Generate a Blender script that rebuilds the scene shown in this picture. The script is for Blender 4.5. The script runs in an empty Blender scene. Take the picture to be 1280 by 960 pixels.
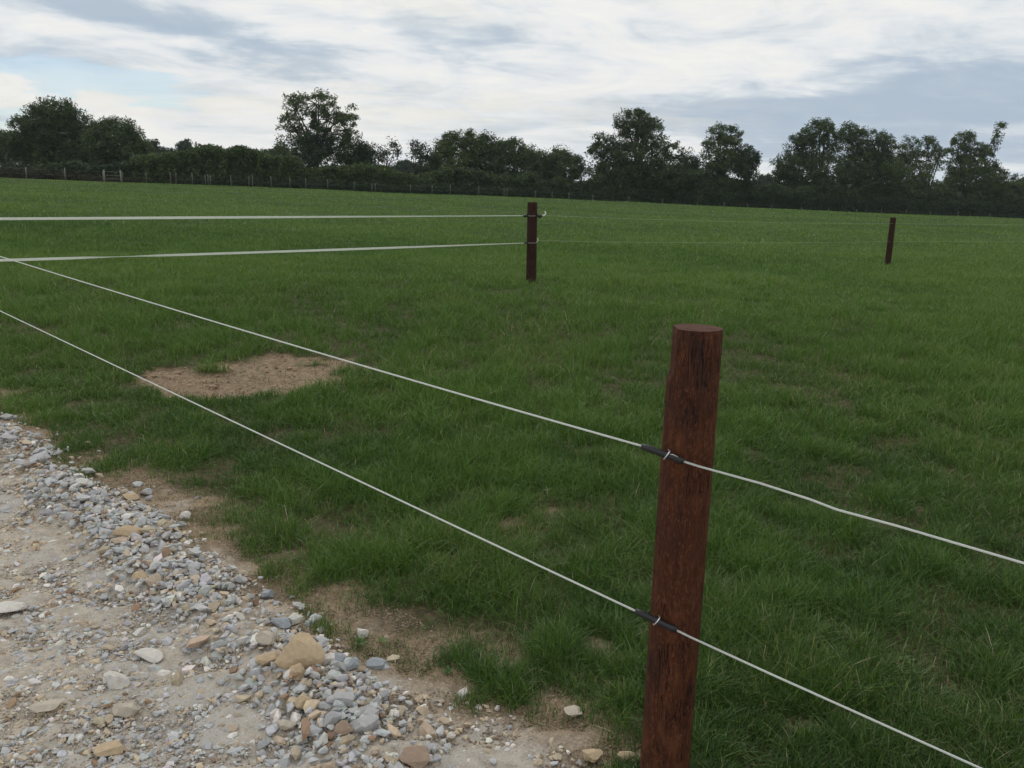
import bpy, bmesh, math, random
import numpy as np
from mathutils import Matrix, Vector

# ------------------------------------------------------------------ camera, sky, sun, exposure
S = bpy.context.scene
C = S.collection
R = math.radians
random.seed(7)
rng = np.random.default_rng(11)
F, PITCH, ROLL, EYE = 1070.0, 12.85, 1.3, 1.6
cam_d = bpy.data.cameras.new('camera'); cam = bpy.data.objects.new('camera', cam_d); C.objects.link(cam)
cam_d.sensor_width = 36; cam_d.lens = F/1280*36; cam_d.clip_end = 9000; cam_d.clip_start = .05
CM = Matrix.Rotation(R(90-PITCH), 4, 'X') @ Matrix.Rotation(R(ROLL), 4, 'Z')
cam.matrix_world = Matrix.Translation((0, 0, EYE)) @ CM
S.camera = cam
CMn = np.array(CM.to_3x3())

SUN_EL, SUN_AZ = 48, -25          # azimuth measured from +Y towards +X
sd = bpy.data.lights.new('sun', 'SUN'); sun = bpy.data.objects.new('sun', sd); C.objects.link(sun)
sd.energy = 0.6; sd.angle = R(22); sd.color = (1, .95, .87)
dv = Vector((math.sin(R(SUN_AZ))*math.cos(R(SUN_EL)), math.cos(R(SUN_AZ))*math.cos(R(SUN_EL)), math.sin(R(SUN_EL))))
sun.rotation_euler = dv.to_track_quat('Z', 'Y').to_euler()
S.view_settings.view_transform = 'Standard'; S.view_settings.look = 'None'
S.view_settings.exposure = 0.0; S.view_settings.gamma = 1
CLOUD_STRENGTH = 0.93

class NT:
    """tiny node helper"""
    def __init__(s, tree): s.t = tree; tree.nodes.clear()
    def n(s, typ, ins=None, **kw):
        nd = s.t.nodes.new(typ)
        for k, v in kw.items(): setattr(nd, k, v)
        if ins:
            for k, v in ins.items():
                sock = nd.inputs[k]
                if isinstance(v, bpy.types.NodeSocket): s.t.links.new(v, sock)
                else: sock.default_value = v
        return nd
    def m(s, op, a, b=None, c=None):
        ins = {0: a}
        if b is not None: ins[1] = b
        if c is not None: ins[2] = c
        return s.n('ShaderNodeMath', ins, operation=op).outputs[0]
    def vm(s, op, a, b=None):
        ins = {0: a}
        if b is not None: ins[1] = b
        return s.n('ShaderNodeVectorMath', ins, operation=op).outputs[0]
    def noise(s, vec, scale, detail=4, rough=.5, dist=0):
        return s.n('ShaderNodeTexNoise', {'Vector': vec, 'Scale': scale, 'Detail': detail, 'Roughness': rough, 'Distortion': dist}).outputs[0]
    def mix(s, f, a, b):
        nd = s.t.nodes.new('ShaderNodeMix'); nd.data_type = 'RGBA'
        for i, v in ((0, f), (6, a), (7, b)):
            if isinstance(v, bpy.types.NodeSocket): s.t.links.new(v, nd.inputs[i])
            else: nd.inputs[i].default_value = v if i == 0 else (*v[:3], 1)
        return nd.outputs[2]
    def ss(s, v, a, b):
        return s.n('ShaderNodeMapRange', {'Value': v, 'From Min': a, 'From Max': b}, interpolation_type='SMOOTHSTEP').outputs[0]
    def ramp(s, v, stops):
        nd = s.n('ShaderNodeValToRGB', {'Fac': v}); cr = nd.color_ramp
        while len(cr.elements) < len(stops): cr.elements.new(.5)
        for e, (p, c) in zip(cr.elements, stops): e.position = p; e.color = (*c, 1)
        return nd.outputs[0]

def make_world():
    w = bpy.data.worlds.new('World'); S.world = w; w.use_nodes = True
    T = NT(w.node_tree)
    d = T.n('ShaderNodeTexCoord').outputs['Generated']
    sep = T.n('ShaderNodeSeparateXYZ', {0: d}).outputs
    x, y, z = sep[0], sep[1], T.m('MAXIMUM', sep[2], 0.0)
    zz = T.m('ADD', z, .09)
    pl = T.n('ShaderNodeCombineXYZ', {0: T.m('DIVIDE', x, zz), 1: T.m('MULTIPLY', T.m('DIVIDE', y, zz), 1.0), 2: 0.0}).outputs[0]
    warp = T.noise(pl, .9, 3, .5)
    pw = T.vm('ADD', pl, T.n('ShaderNodeCombineXYZ', {0: T.m('MULTIPLY', warp, 1.1), 1: T.m('MULTIPLY', warp, .6), 2: 0.0}).outputs[0])
    big = T.noise(pw, .55, 4, .55)
    fine = T.noise(pw, 2.0, 7, .6, .4)
    st = T.noise(T.vm('MULTIPLY', pw, (.55, 1.5, 1)), 4.2, 6, .62, .5)
    az = T.m('ARCTAN2', x, y); el = T.m('ARCSINE', z)
    j1 = T.m('MULTIPLY', T.m('SUBTRACT', T.noise(pl, 1.1, 5, .6), .5), .30)
    j2 = T.m('MULTIPLY', T.m('SUBTRACT', T.noise(T.vm('ADD', pl, (9.1, 3.2, 0)), 1.3, 5, .6), .5), .10)
    azj, elj = T.m('ADD', az, j1), T.m('ADD', el, j2)
    def blob(a, e, sa, se, k=1.0, tilt=0.0):
        da = T.m('SUBTRACT', azj, a); de = T.m('SUBTRACT', T.m('SUBTRACT', elj, e), T.m('MULTIPLY', da, tilt))
        q = T.m('ADD', T.m('POWER', T.m('ABSOLUTE', T.m('DIVIDE', da, sa)), 2), T.m('POWER', T.m('ABSOLUTE', T.m('DIVIDE', de, se)), 2))
        return T.m('MULTIPLY', T.m('EXPONENT', T.m('MULTIPLY', q, -1.0)), k)
    def add(*v):
        o = v[0]
        for q in v[1:]: o = T.m('ADD', o, q)
        return o
    # darker blue grey cloud bodies
    grey = add(blob(-.42, .172, .12, .026, .85, -.25), blob(-.27, .135, .10, .02, .4, -.2), blob(-.52, .12, .1, .018, .35), blob(-.10, .165, .16, .014, .50, -.12), blob(.46, .108, .20, .030, .95, .10),
               blob(.50, .05, .25, .04, .45), blob(.20, .075, .16, .028, .50), blob(-.2, .11, .12, .02, .32, -.1))
    grey = T.m('ADD', grey, T.m('MULTIPLY', T.m('SUBTRACT', big, .5), .9))
    grey = T.m('ADD', grey, T.m('MULTIPLY', T.m('SUBTRACT', fine, .5), 1.0))
    grey = T.m('ADD', grey, T.m('MULTIPLY', T.m('SUBTRACT', st, .5), .45))
    vv = T.n('ShaderNodeCombineXYZ', {0: T.m('MULTIPLY', az, 7.0), 1: T.m('MULTIPLY', T.m('ADD', el, T.m('MULTIPLY', az, .06)), 24.0), 2: 3.0}).outputs[0]
    puff = T.noise(vv, 1.0, 8, .58, .8)
    grey = T.m('ADD', grey, T.m('MULTIPLY', T.m('SUBTRACT', puff, .5), 2.0))
    grey = T.m('ADD', grey, .07)
    grey = T.m('MAXIMUM', grey, -.4)
    gcol = T.ramp(T.ss(grey, -.35, 1.05), [(0, (1.0, .99, .95)), (.25, (.90, .92, .935)), (.5, (.75, .81, .86)), (.8, (.55, .64, .74)), (1, (.47, .57, .69))])
    # creamy bright low band
    cream = T.m('MULTIPLY', add(blob(-.50, .085, .16, .025, .7), blob(-.12, .08, .3, .028, .7), blob(.0, .20, .45, .03, .5)), T.ss(fine, .35, .6))
    gcol = T.mix(T.m('MINIMUM', cream, .9), gcol, (1.0, .96, .86))
    hz = T.ss(el, .055, -.01)
    gcol = T.mix(T.m('MULTIPLY', hz, .6), gcol, (.80, .86, .90))
    # open blue: mostly lower left, seen through breaks
    hole = T.m('ADD', add(blob(-.56, .108, .10, .020, 1.15, .0), blob(-.43, .092, .10, .016, 1.1), blob(-.50, .055, .14, .016, .8)), T.m('ADD', T.m('MULTIPLY', T.m('SUBTRACT', fine, .52), 1.2), T.m('MULTIPLY', T.m('SUBTRACT', puff, .52), 2.2)))
    hole = T.ss(hole, .45, .95)
    sky = T.n('ShaderNodeTexSky', sky_type='NISHITA', sun_disc=False, sun_elevation=R(SUN_EL), sun_rotation=R(SUN_AZ), air_density=1.0, dust_density=.3, ozone_density=3.0)
    b1 = T.n('ShaderNodeBackground', {'Color': sky.outputs[0], 'Strength': .095})
    b2 = T.n('ShaderNodeBackground', {'Color': gcol, 'Strength': CLOUD_STRENGTH})
    mx = T.n('ShaderNodeMixShader', {0: T.m('SUBTRACT', 1.0, T.m('MULTIPLY', hole, .62)), 1: b1.outputs[0], 2: b2.outputs[0]})
    T.n('ShaderNodeOutputWorld', {0: mx.outputs[0]})
make_world()

# ------------------------------------------------------------------ helpers
def tag(o, label=None, cat=None, group=None, kind=None):
    for k, v in (('label', label), ('category', cat), ('group', group), ('kind', kind)):
        if v: o[k] = v
    return o
def empty(name, loc):
    o = bpy.data.objects.new(name, None); C.objects.link(o); o.location = loc; o.empty_display_size = .1
    return o
def raydir(px, py):
    v = CMn @ np.array([(px-640)/F, -(py-480)/F, -1.0]); return v
def at(px, py, Y):
    v = raydir(px, py); t = Y/v[1]; return np.array([v[0]*t, Y, EYE+v[2]*t])
def at_z(px, py, z):
    v = raydir(px, py); t = (z-EYE)/v[2]; return np.array([v[0]*t, v[1]*t, z])
def sstep(a, b, x):
    t = np.clip((x-a)/(b-a), 0, 1); return t*t*(3-2*t)
def hash2(i, j, seed):
    h = (i*374761393 + j*668265263 + seed*1442695041) & 0xffffffff
    h = ((h ^ (h >> 13))*1274126177) & 0xffffffff
    return ((h ^ (h >> 16)) & 0xffff)/65535.0
def vnoise(x, y, seed=0):
    x = np.asarray(x, float); y = np.asarray(y, float)
    i = np.floor(x).astype(np.int64); j = np.floor(y).astype(np.int64)
    u = x-i; v = y-j; u = u*u*(3-2*u); v = v*v*(3-2*v)
    return (hash2(i, j, seed)*(1-u)+hash2(i+1, j, seed)*u)*(1-v)+(hash2(i, j+1, seed)*(1-u)+hash2(i+1, j+1, seed)*u)*v
def fbm(x, y, seed=0, o=4):
    s = 0; a = .5; t = 0
    for k in range(o):
        s = s+a*vnoise(np.asarray(x)*2**k+17.3*k, np.asarray(y)*2**k-9.1*k, seed+k); t += a; a *= .5
    return s/t
def poly_sd(x, y, P):
    """signed distance to a polyline, positive to its left"""
    best = np.full(np.shape(x), 1e9); sg = np.ones(np.shape(x))
    for (ax, ay), (bx, by) in zip(P[:-1], P[1:]):
        dx, dy = bx-ax, by-ay; L = dx*dx+dy*dy
        t = np.clip(((x-ax)*dx+(y-ay)*dy)/L, 0, 1)
        d = np.hypot(x-ax-t*dx, y-ay-t*dy); cr = dx*(y-ay)-dy*(x-ax)
        u = d < best; best = np.where(u, d, best); sg = np.where(u, np.sign(cr), sg)
    return best*sg
def pxline(pts): return [tuple(at_z(px, py, 0.0)[:2]) for px, py in pts]
EDGE = pxline([(-60, 500), (0, 529), (50, 560), (95, 592), (160, 618), (225, 642), (270, 680), (330, 712), (395, 752), (450, 790), (500, 832), (570, 850), (640, 862), (700, 890), (760, 935), (800, 975), (900, 1060)])
e0, e1 = np.array(EDGE[0]), np.array(EDGE[1]); EDGE = [tuple(e0+(e0-e1)/np.linalg.norm(e0-e1)*14)]+EDGE+[(EDGE[-1][0]+1.5, EDGE[-1][1]-1.6), (EDGE[-1][0]+9, EDGE[-1][1]-9)]
BERM = pxline([(-60, 530), (0, 566), (70, 617), (135, 655), (200, 705), (270, 760), (330, 815), (385, 862), (430, 905), (480, 965), (560, 1060)])
b0, b1_ = np.array(BERM[0]), np.array(BERM[1]); BERM = [tuple(b0+(b0-b1_)/np.linalg.norm(b0-b1_)*14)]+BERM+[(BERM[-1][0]+6, BERM[-1][1]-7)]
PATCH = at_z(306, 471, .16)
def edge_sd(x, y): return poly_sd(x, y, EDGE)
def berm_d(x, y): return np.abs(poly_sd(x, y, BERM))
if edge_sd(np.array([3.]), np.array([10.]))[0] < 0: EDGE = EDGE[::-1]
def smooth_ground(x, y):
    z = .3*sstep(2.5, 11, y)+.27*sstep(30, 105, y) - .0178*np.clip(x, -120, 120)*sstep(3, 16, y)
    z = z - .9*sstep(-15, 45, x)*sstep(98, 128, y) - .25*sstep(-50, -10, x)*sstep(100, 125, y)
    z = z + .14*np.exp(-((x-.3)/5)**2-((y-10.8)/4)**2)
    z = z + 3.0*sstep(160, 700, y)*sstep(100, -300, x)
    return z
def ground(x, y):
    x = np.asarray(x, float); y = np.asarray(y, float)
    z = smooth_ground(x, y)
    k = sstep(40, 6, y)
    z = z + (fbm(x*.8, y*.8, 3, 3)-.5)*.06*k*sstep(1, 5, y)+(fbm(x*.09, y*.09, 31, 3)-.5)*.25*sstep(15, 45, y)
    near = (np.abs(x) < 30) & (y < 25) & (y > -20)
    if np.any(near):
        b = berm_d(x, y); z = z + .055*np.exp(-(b/.17)**2)*near*(.6+.8*fbm(x*2.1, y*2.1, 5, 2))
        e = edge_sd(x, y); z = z - .03*sstep(.1, -.5, e)*near
        z = z + .012*(fbm(x*9, y*9, 8, 3)-.5)*near
    return z
def patch_mask(x, y):
    a = (x-PATCH[0])*.97+(y-PATCH[1])*.12; b = (y-PATCH[1])*.97-(x-PATCH[0])*.12
    q = (a/.74)**2+(b/.47)**2
    q = q + (fbm(x*3.0, y*4.5, 43, 5)-.5)*3.4 - .45*np.exp(-((a-.75)/.4)**2-((b-.12)/.2)**2)
    return sstep(1.25, .75, q)
def bare_mask(x, y):
    m = patch_mask(x, y)
    for px, py, r in ((505, 492, .11), (640, 655, .13), (1020, 905, .13), (1190, 470, .10), (205, 492, .2), (600, 600, .08), (690, 640, .09), (360, 695, .13), (560, 700, .1), (745, 800, .09), (985, 925, .08), (735, 690, .08), (420, 730, .1), (650, 820, .11), (1150, 640, .08)):
        c = at_z(px, py, .02); m = np.maximum(m, .8*sstep(1.05, .3, np.hypot((x-c[0])*1.0, (y-c[1])*1.3)/r+(fbm(x*9, y*9, 77, 3)-.5)*1.6))
    return m
def grass_mask(x, y):
    e = edge_sd(x, y)+((fbm(x*2.4, y*2.4, 21, 4)-.5)*.62+(fbm(x*8, y*8, 25, 3)-.5)*.34)*sstep(6.5, 4, y)+.09
    near = sstep(7.5, 4.0, y)
    thin = 1-.16*sstep(.55, .72, fbm(x*1.1, y*1.1, 61, 4))*near
    worn = 1-.8*sstep(.85, .0, e)*near*sstep(.46, .62, fbm(x*2.0+5, y*2.0, 62, 4))
    return (.62*sstep(-.03, .22, e)+.38*sstep(.15, .60, e+.5*(fbm(x*5, y*5, 29, 3)-.5)))*thin*worn*(1-.97*bare_mask(x, y))

def raw_mesh(name, V, Fi, n, mat, parent=None, attrs=None, smooth=False, fattrs=None):
    """V (N,3), Fi flat index array, n verts per face (or array of loop counts)"""
    me = bpy.data.meshes.new(name)
    V = np.ascontiguousarray(V, dtype=np.float32); Fi = np.ascontiguousarray(Fi, dtype=np.int32).ravel()
    me.vertices.add(len(V)); me.vertices.foreach_set('co', V.ravel())
    me.loops.add(len(Fi)); me.loops.foreach_set('vertex_index', Fi)
    nf = len(Fi)//n
    me.polygons.add(nf); me.polygons.foreach_set('loop_start', np.arange(nf, dtype=np.int32)*n)
    me.polygons.foreach_set('use_smooth', np.full(nf, bool(smooth)))
    if attrs:
        for k, v in attrs.items():
            v = np.ascontiguousarray(v, dtype=np.float32)
            if v.ndim == 1: a = me.attributes.new(k, 'FLOAT', 'POINT'); a.data.foreach_set('value', v)
            else: a = me.attributes.new(k, 'FLOAT_VECTOR', 'POINT'); a.data.foreach_set('vector', v.ravel())
    me.update(calc_edges=True)
    me.materials.append(mat)
    o = bpy.data.objects.new(name, me); C.objects.link(o)
    if parent: o.parent = parent
    return o
class MB:
    """mesh collector in world coordinates; build() moves them into the parent's frame"""
    def __init__(s): s.v = []; s.f = []; s.n = 0
    def add(s, V, Fs):
        s.v.append(np.asarray(V, float)); s.f += [tuple(i+s.n for i in f) for f in Fs]; s.n += len(V); return s
    def tube(s, P, rad, seg=8, cap=True):
        P = [np.asarray(p, float) for p in P]; rad = rad if hasattr(rad, '__len__') else [rad]*len(P)
        V = []; Fs = []; prev = None
        for i, p in enumerate(P):
            t = P[min(i+1, len(P)-1)]-P[max(i-1, 0)]; t /= max(np.linalg.norm(t), 1e-9)
            if prev is None:
                u = np.cross(t, [0, 0, 1.]);
                if np.linalg.norm(u) < .1: u = np.cross(t, [1., 0, 0])
            else: u = prev-t*np.dot(prev, t)
            u /= np.linalg.norm(u); prev = u; w = np.cross(t, u)
            for k in range(seg):
                a = 2*math.pi*k/seg; V.append(p+rad[i]*(u*math.cos(a)+w*math.sin(a)))
        for i in range(len(P)-1):
            for k in range(seg):
                a, b = i*seg+k, i*seg+(k+1) % seg; Fs.append((a, b, b+seg, a+seg))
        if cap: Fs.append(tuple(range(seg))[::-1]); Fs.append(tuple((len(P)-1)*seg+k for k in range(seg)))
        return s.add(V, Fs)
    def build(s, name, mat, parent=None, smooth=True):
        V = np.concatenate(s.v)
        if parent is not None: V = V-np.array(parent.location)
        me = bpy.data.meshes.new(name); me.from_pydata(V.tolist(), [], s.f); me.update()
        if smooth: me.polygons.foreach_set('use_smooth', [len(p.vertices) == 4 for p in me.polygons])
        me.materials.append(mat); o = bpy.data.objects.new(name, me); C.objects.link(o)
        if parent is not None: o.parent = parent
        return o

# ------------------------------------------------------------------ materials
def mat(name):
    m = bpy.data.materials.new(name); m.use_nodes = True; return m, NT(m.node_tree)
def finish(T, col, rough=.8, spec=.3, normal=None, extra=None):
    ins = {'Base Color': col if isinstance(col, bpy.types.NodeSocket) else (*col, 1), 'Roughness': rough, 'Specular IOR Level': spec}
    if normal is not None: ins['Normal'] = normal
    b = T.n('ShaderNodeBsdfPrincipled', ins); out = b.outputs[0]
    if extra: out = extra(T, out, col)
    T.n('ShaderNodeOutputMaterial', {0: out}); return b
def leafy(f):
    def e(T, out, col):
        tr = T.n('ShaderNodeBsdfTranslucent', {'Color': col})
        return T.n('ShaderNodeMixShader', {0: f, 1: out, 2: tr.outputs[0]}).outputs[0]
    return e
def attr(T, name, out=2): return T.n('ShaderNodeAttribute', attribute_name=name).outputs[out]
def bump(T, h, dist, st=1.0): return T.n('ShaderNodeBump', {'Height': h, 'Distance': dist, 'Strength': st}).outputs[0]

def m_grass():
    m, T = mat('grass_blades'); t = attr(T, 'tint')
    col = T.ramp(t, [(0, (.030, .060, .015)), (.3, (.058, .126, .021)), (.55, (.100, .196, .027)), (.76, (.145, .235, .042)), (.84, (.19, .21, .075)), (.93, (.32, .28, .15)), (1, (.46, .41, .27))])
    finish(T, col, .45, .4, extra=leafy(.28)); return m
def m_ground():
    m, T = mat('earth_and_stone_dust'); g = T.n('ShaderNodeNewGeometry').outputs['Position']
    k = attr(T, 'track'); d = attr(T, 'dirt')
    n1 = T.noise(g, 1.6, 5, .6); n2 = T.noise(g, 22, 5, .65); n3 = T.noise(g, 120, 3, .6); n4 = T.noise(g, .35, 4, .55)
    soil = T.mix(T.ss(n2, .35, .65), (.050, .042, .024), (.105, .082, .048))
    turf = T.mix(T.ss(n4, .35, .65), (.030, .055, .014), (.045, .070, .018))
    dist = T.n('ShaderNodeVectorMath', {0: g}, operation='LENGTH').outputs[1]
    soil = T.mix(T.ss(dist, 4.0, 16.0), soil, turf)
    dirt = T.mix(T.ss(n2, .3, .7), (.15, .105, .065), (.29, .215, .14))
    dirt = T.mix(T.m('MULTIPLY', T.ss(n1, .5, .7), .5), dirt, (.34, .25, .16))
    tr = T.ramp(n2, [(.25, (.22, .19, .155)), (.5, (.40, .35, .285)), (.75, (.53, .475, .395))])
    tr = T.mix(T.m('MULTIPLY', T.ss(n1, .40, .66), .75), tr, (.40, .385, .36))
    tr = T.mix(T.m('MULTIPLY', T.ss(n3, .56, .72), .6), tr, (.62, .58, .52))
    tr = T.mix(T.m('MULTIPLY', T.ss(n3, .44, .30), .5), tr, (.13, .10, .07))
    dirt = T.mix(T.m('MULTIPLY', T.ss(n3, .54, .68), .6), dirt, (.42, .36, .28)); dirt = T.mix(T.m('MULTIPLY', T.ss(n3, .46, .34), .6), dirt, (.10, .07, .045))
    c = T.mix(d, soil, dirt); c = T.mix(k, c, tr)
    h = T.m('ADD', T.m('MULTIPLY', n2, .7), T.m('MULTIPLY', n3, .3))
    finish(T, c, .95, .15, bump(T, h, .012, .9)); return m
def m_stone():
    m, T = mat('limestone_chips'); g = T.n('ShaderNodeNewGeometry').outputs['Position']
    c = attr(T, 'tone', 1); n = T.noise(g, 70, 5, .65); n2 = T.noise(g, 18, 3, .5)
    c = T.mix(T.m('MULTIPLY', T.ss(n, .35, .7), .45), c, T.vm('MULTIPLY', c, (1.45, 1.42, 1.36)))
    c = T.mix(T.m('MULTIPLY', T.ss(n2, .55, .75), .35), c, (.30, .22, .14))
    finish(T, c, .85, .25, bump(T, n, .004, .7)); return m
def m_bark(c1, c2, name, sc=3):
    m, T = mat(name); p = T.n('ShaderNodeTexCoord').outputs['Object']
    n = T.noise(T.vm('MULTIPLY', p, (sc*4, sc*4, sc)), 1, 5, .6)
    finish(T, T.mix(n, c1, c2), .9, .2, bump(T, n, .02)); return m
def m_leaf(name, c0, c1, c2):
    m, T = mat(name); t = attr(T, 'tint')
    finish(T, T.ramp(t, [(0, c0), (.5, c1), (1, c2)]), .55, .25, extra=leafy(.25)); return m
def m_post(dark=False):
    m, T = mat('dark_creosoted_wood' if dark else 'creosoted_wood'); p = T.n('ShaderNodeTexCoord').outputs['Object']
    gr = T.noise(T.vm('MULTIPLY', p, (1, 1, .22)), 38, 8, .72, 1.2)
    gr2 = T.noise(T.vm('MULTIPLY', p, (1, 1, .05)), 120, 4, .6)
    bl = T.noise(T.vm('MULTIPLY', p, (1, 1, .45)), 9, 4, .6)
    kn = T.n('ShaderNodeTexVoronoi', {'Vector': T.vm('MULTIPLY', p, (1, 1, .55)), 'Scale': 9.0}).outputs[0]
    c = T.ramp(gr, [(.28, (.024, .009, .005)), (.5, (.072, .023, .010)), (.74, (.135, .048, .019))])
    crk = T.noise(T.vm('MULTIPLY', p, (1, 1, .06)), 60, 3, .5, 2.0)
    crk = T.ss(T.m('ABSOLUTE', T.m('SUBTRACT', crk, .5)), .020, .004)
    crk = T.m('MULTIPLY', crk, T.ss(T.noise(p, 12, 2, .5), .48, .60))
    fib = T.noise(T.vm('MULTIPLY', p, (1, 1, .35)), 230, 4, .7)
    c = T.mix(T.m('MULTIPLY', T.ss(gr2, .6, .42), .25), c, (.024, .010, .008))
    c = T.mix(T.m('MULTIPLY', T.ss(fib, .50, .66), .55), c, (.17, .075, .045))
    c = T.mix(crk, c, (.006, .004, .004))
    c = T.mix(T.m('MULTIPLY', T.ss(bl, .52, .66), .55), c, (.024, .015, .014))
    c = T.mix(T.m('MULTIPLY', T.ss(kn, .16, .04), .8), c, (.018, .009, .007))
    c = T.mix(T.m('MULTIPLY', T.ss(bl, .42, .3), .4), c, (.17, .065, .035))
    h = T.m('SUBTRACT', T.m('ADD', T.m('ADD', gr, T.m('MULTIPLY', gr2, .5)), T.m('MULTIPLY', fib, .35)), crk)
    b = finish(T, c, .72, .15, bump(T, h, .005, 1.0))
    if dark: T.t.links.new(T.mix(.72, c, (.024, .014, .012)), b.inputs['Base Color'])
    return m
def m_endgrain():
    m, T = mat('sawn_end_grain'); p = T.n('ShaderNodeTexCoord').outputs['Object']
    n = T.noise(p, 30, 4, .6)
    w = T.n('ShaderNodeTexWave', {'Vector': T.vm('MULTIPLY', p, (1, 1, 0)), 'Scale': 55.0, 'Distortion': 2.5, 'Detail': 3.0}, wave_type='RINGS', rings_direction='Z').outputs[1]
    c = T.mix(w, (.075, .034, .022), (.13, .065, .042)); c = T.mix(T.ss(n, .5, .7), c, (.07, .03, .02))
    finish(T, c, .85, .2, bump(T, T.m('ADD', w, n), .002)); return m
def m_plain(name, c, rough=.6, spec=.4, metal=0, var=.25, sc=40):
    m, T = mat(name); p = T.n('ShaderNodeTexCoord').outputs['Object']; n = T.noise(p, sc, 4, .6)
    b = finish(T, T.mix(n, tuple(x*(1-var) for x in c), tuple(min(1, x*(1+var)) for x in c)), rough, spec, bump(T, n, .001, .4))
    b.inputs['Metallic'].default_value = metal; return m
def m_rope():
    m, T = mat('twisted_white_polymer_rope'); p = T.n('ShaderNodeTexCoord').outputs['UV']
    w = T.n('ShaderNodeTexWave', {'Vector': p, 'Scale': 1.0, 'Distortion': .3}, wave_type='BANDS', bands_direction='DIAGONAL').outputs[1]
    finish(T, T.mix(w, (.70, .74, .72), (.92, .94, .90)), .5, .4, bump(T, w, .001, .6)); return m
MG, MGR, MST, MPOST, MEND = m_grass(), m_ground(), m_stone(), m_post(), m_endgrain()
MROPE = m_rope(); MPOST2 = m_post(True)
def clothy(m):
    T = NT.__new__(NT); T.t = m.node_tree; out = [n for n in T.t.nodes if n.type == 'OUTPUT_MATERIAL'][0]; b = [n for n in T.t.nodes if n.type == 'BSDF_PRINCIPLED'][0]
    tr = T.n('ShaderNodeBsdfTranslucent', {'Color': (.9, .92, .88, 1)}); mx = T.n('ShaderNodeMixShader', {0: .45, 1: b.outputs[0], 2: tr.outputs[0]}); T.t.links.new(mx.outputs[0], out.inputs[0])
clothy(MROPE)
MTAPE = m_plain('woven_white_tape', (.86, .88, .82), .6, .3, 0, .06, 300)
clothy(MTAPE)
MTHIN = m_plain('thin_green_white_wire', (.34, .42, .30), .6, .3, 0, .1)
MBLACK = m_plain('black_rubber_tube', (.010, .010, .012), .45, .5, 0, .3)
MSTEEL = m_plain('galvanised_steel', (.55, .56, .56), .35, .5, .8, .2)
MOLD = m_plain('weathered_grey_wood', (.21, .20, .165), .9, .2, 0, .3, 6)
MOLD2 = m_plain('dark_weathered_wood', (.15, .145, .12), .9, .2, 0, .35, 6)
MWIRE = m_plain('dull_fence_wire', (.25, .26, .26), .5, .4, .6, .2)
MBARK = m_bark((.035, .028, .02), (.09, .075, .055), 'tree_bark')
MLD = m_leaf('dark_oak_leaves', (.030, .050, .021), (.058, .094, .033), (.105, .150, .050))
MLM = m_leaf('ash_leaves', (.036, .058, .019), (.070, .110, .031), (.120, .170, .050))
MLI = m_leaf('ivy_leaves', (.019, .037, .019), (.038, .068, .028), (.068, .105, .038))
MLH = m_leaf('hedge_leaves', (.034, .058, .021), (.066, .104, .032), (.115, .160, .048))
MWEED = m_leaf('dry_weeds', (.026, .034, .016), (.050, .052, .026), (.085, .072, .04))

# ------------------------------------------------------------------ ground sheet, split into field, track and bare patch
def grid_axis(a, b, step, lo, hi, g=1.07):
    c = list(np.arange(a, b+1e-6, step)); s = step; v = b; up = []
    while v < hi: s *= g; v += s; up.append(v)
    s = step; v = a; dn = []
    while v > lo: s *= g; v -= s; dn.append(v)
    return np.array(dn[::-1]+c+up)
gx = grid_axis(-5.2, 2.4, .03, -3500, 3500); gy = grid_axis(1.2, 8.2, .03, -60, 5000)
GX, GY = np.meshgrid(gx, gy); fx, fy = GX.ravel(), GY.ravel()
gz = ground(fx, fy)
tr_a = sstep(.02, -.32, edge_sd(fx, fy)+((fbm(fx*2.4, fy*2.4, 21, 4)-.5)*.5+(fbm(fx*8, fy*8, 25, 3)-.5)*.3)*sstep(6.5, 4, fy))
dirt_a = np.maximum(bare_mask(fx, fy), sstep(.34, .05, edge_sd(fx, fy)+(fbm(fx*4, fy*4, 23, 4)-.5)*.5))
nearz = (fy < 20) & (fx < 20) & (fx > -20)
gz = gz + np.where(nearz, (fbm(fx*26, fy*26, 91, 3)-.5)*.016*np.maximum(tr_a, dirt_a)-.012*patch_mask(fx, fy)+.035*(fbm(fx*6, fy*11, 93, 3)-.5)*dirt_a, 0)
nx, ny = len(gx), len(gy)
idx = np.arange(nx*ny).reshape(ny, nx)
quads = np.stack([idx[:-1, :-1], idx[:-1, 1:], idx[1:, 1:], idx[1:, :-1]], -1).reshape(-1, 4)
GV = np.stack([fx, fy, gz], 1)
fc = GV[quads].mean(1)
kind = np.zeros(len(quads), int)
kind[edge_sd(fc[:, 0], fc[:, 1]) < 0] = 1
kind[(patch_mask(fc[:, 0], fc[:, 1]) > .5)] = 2
for k, nm in ((0, 'field_ground'), (1, 'gravel_track'), (2, 'bare_earth_patch')):
    q = quads[kind == k]; u, inv = np.unique(q, return_inverse=True)
    o = raw_mesh(nm, GV[u], inv.reshape(-1, 4), 4, MGR, attrs={'track': tr_a[u], 'dirt': dirt_a[u]}, smooth=True)
    tag(o, kind='structure')

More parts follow.
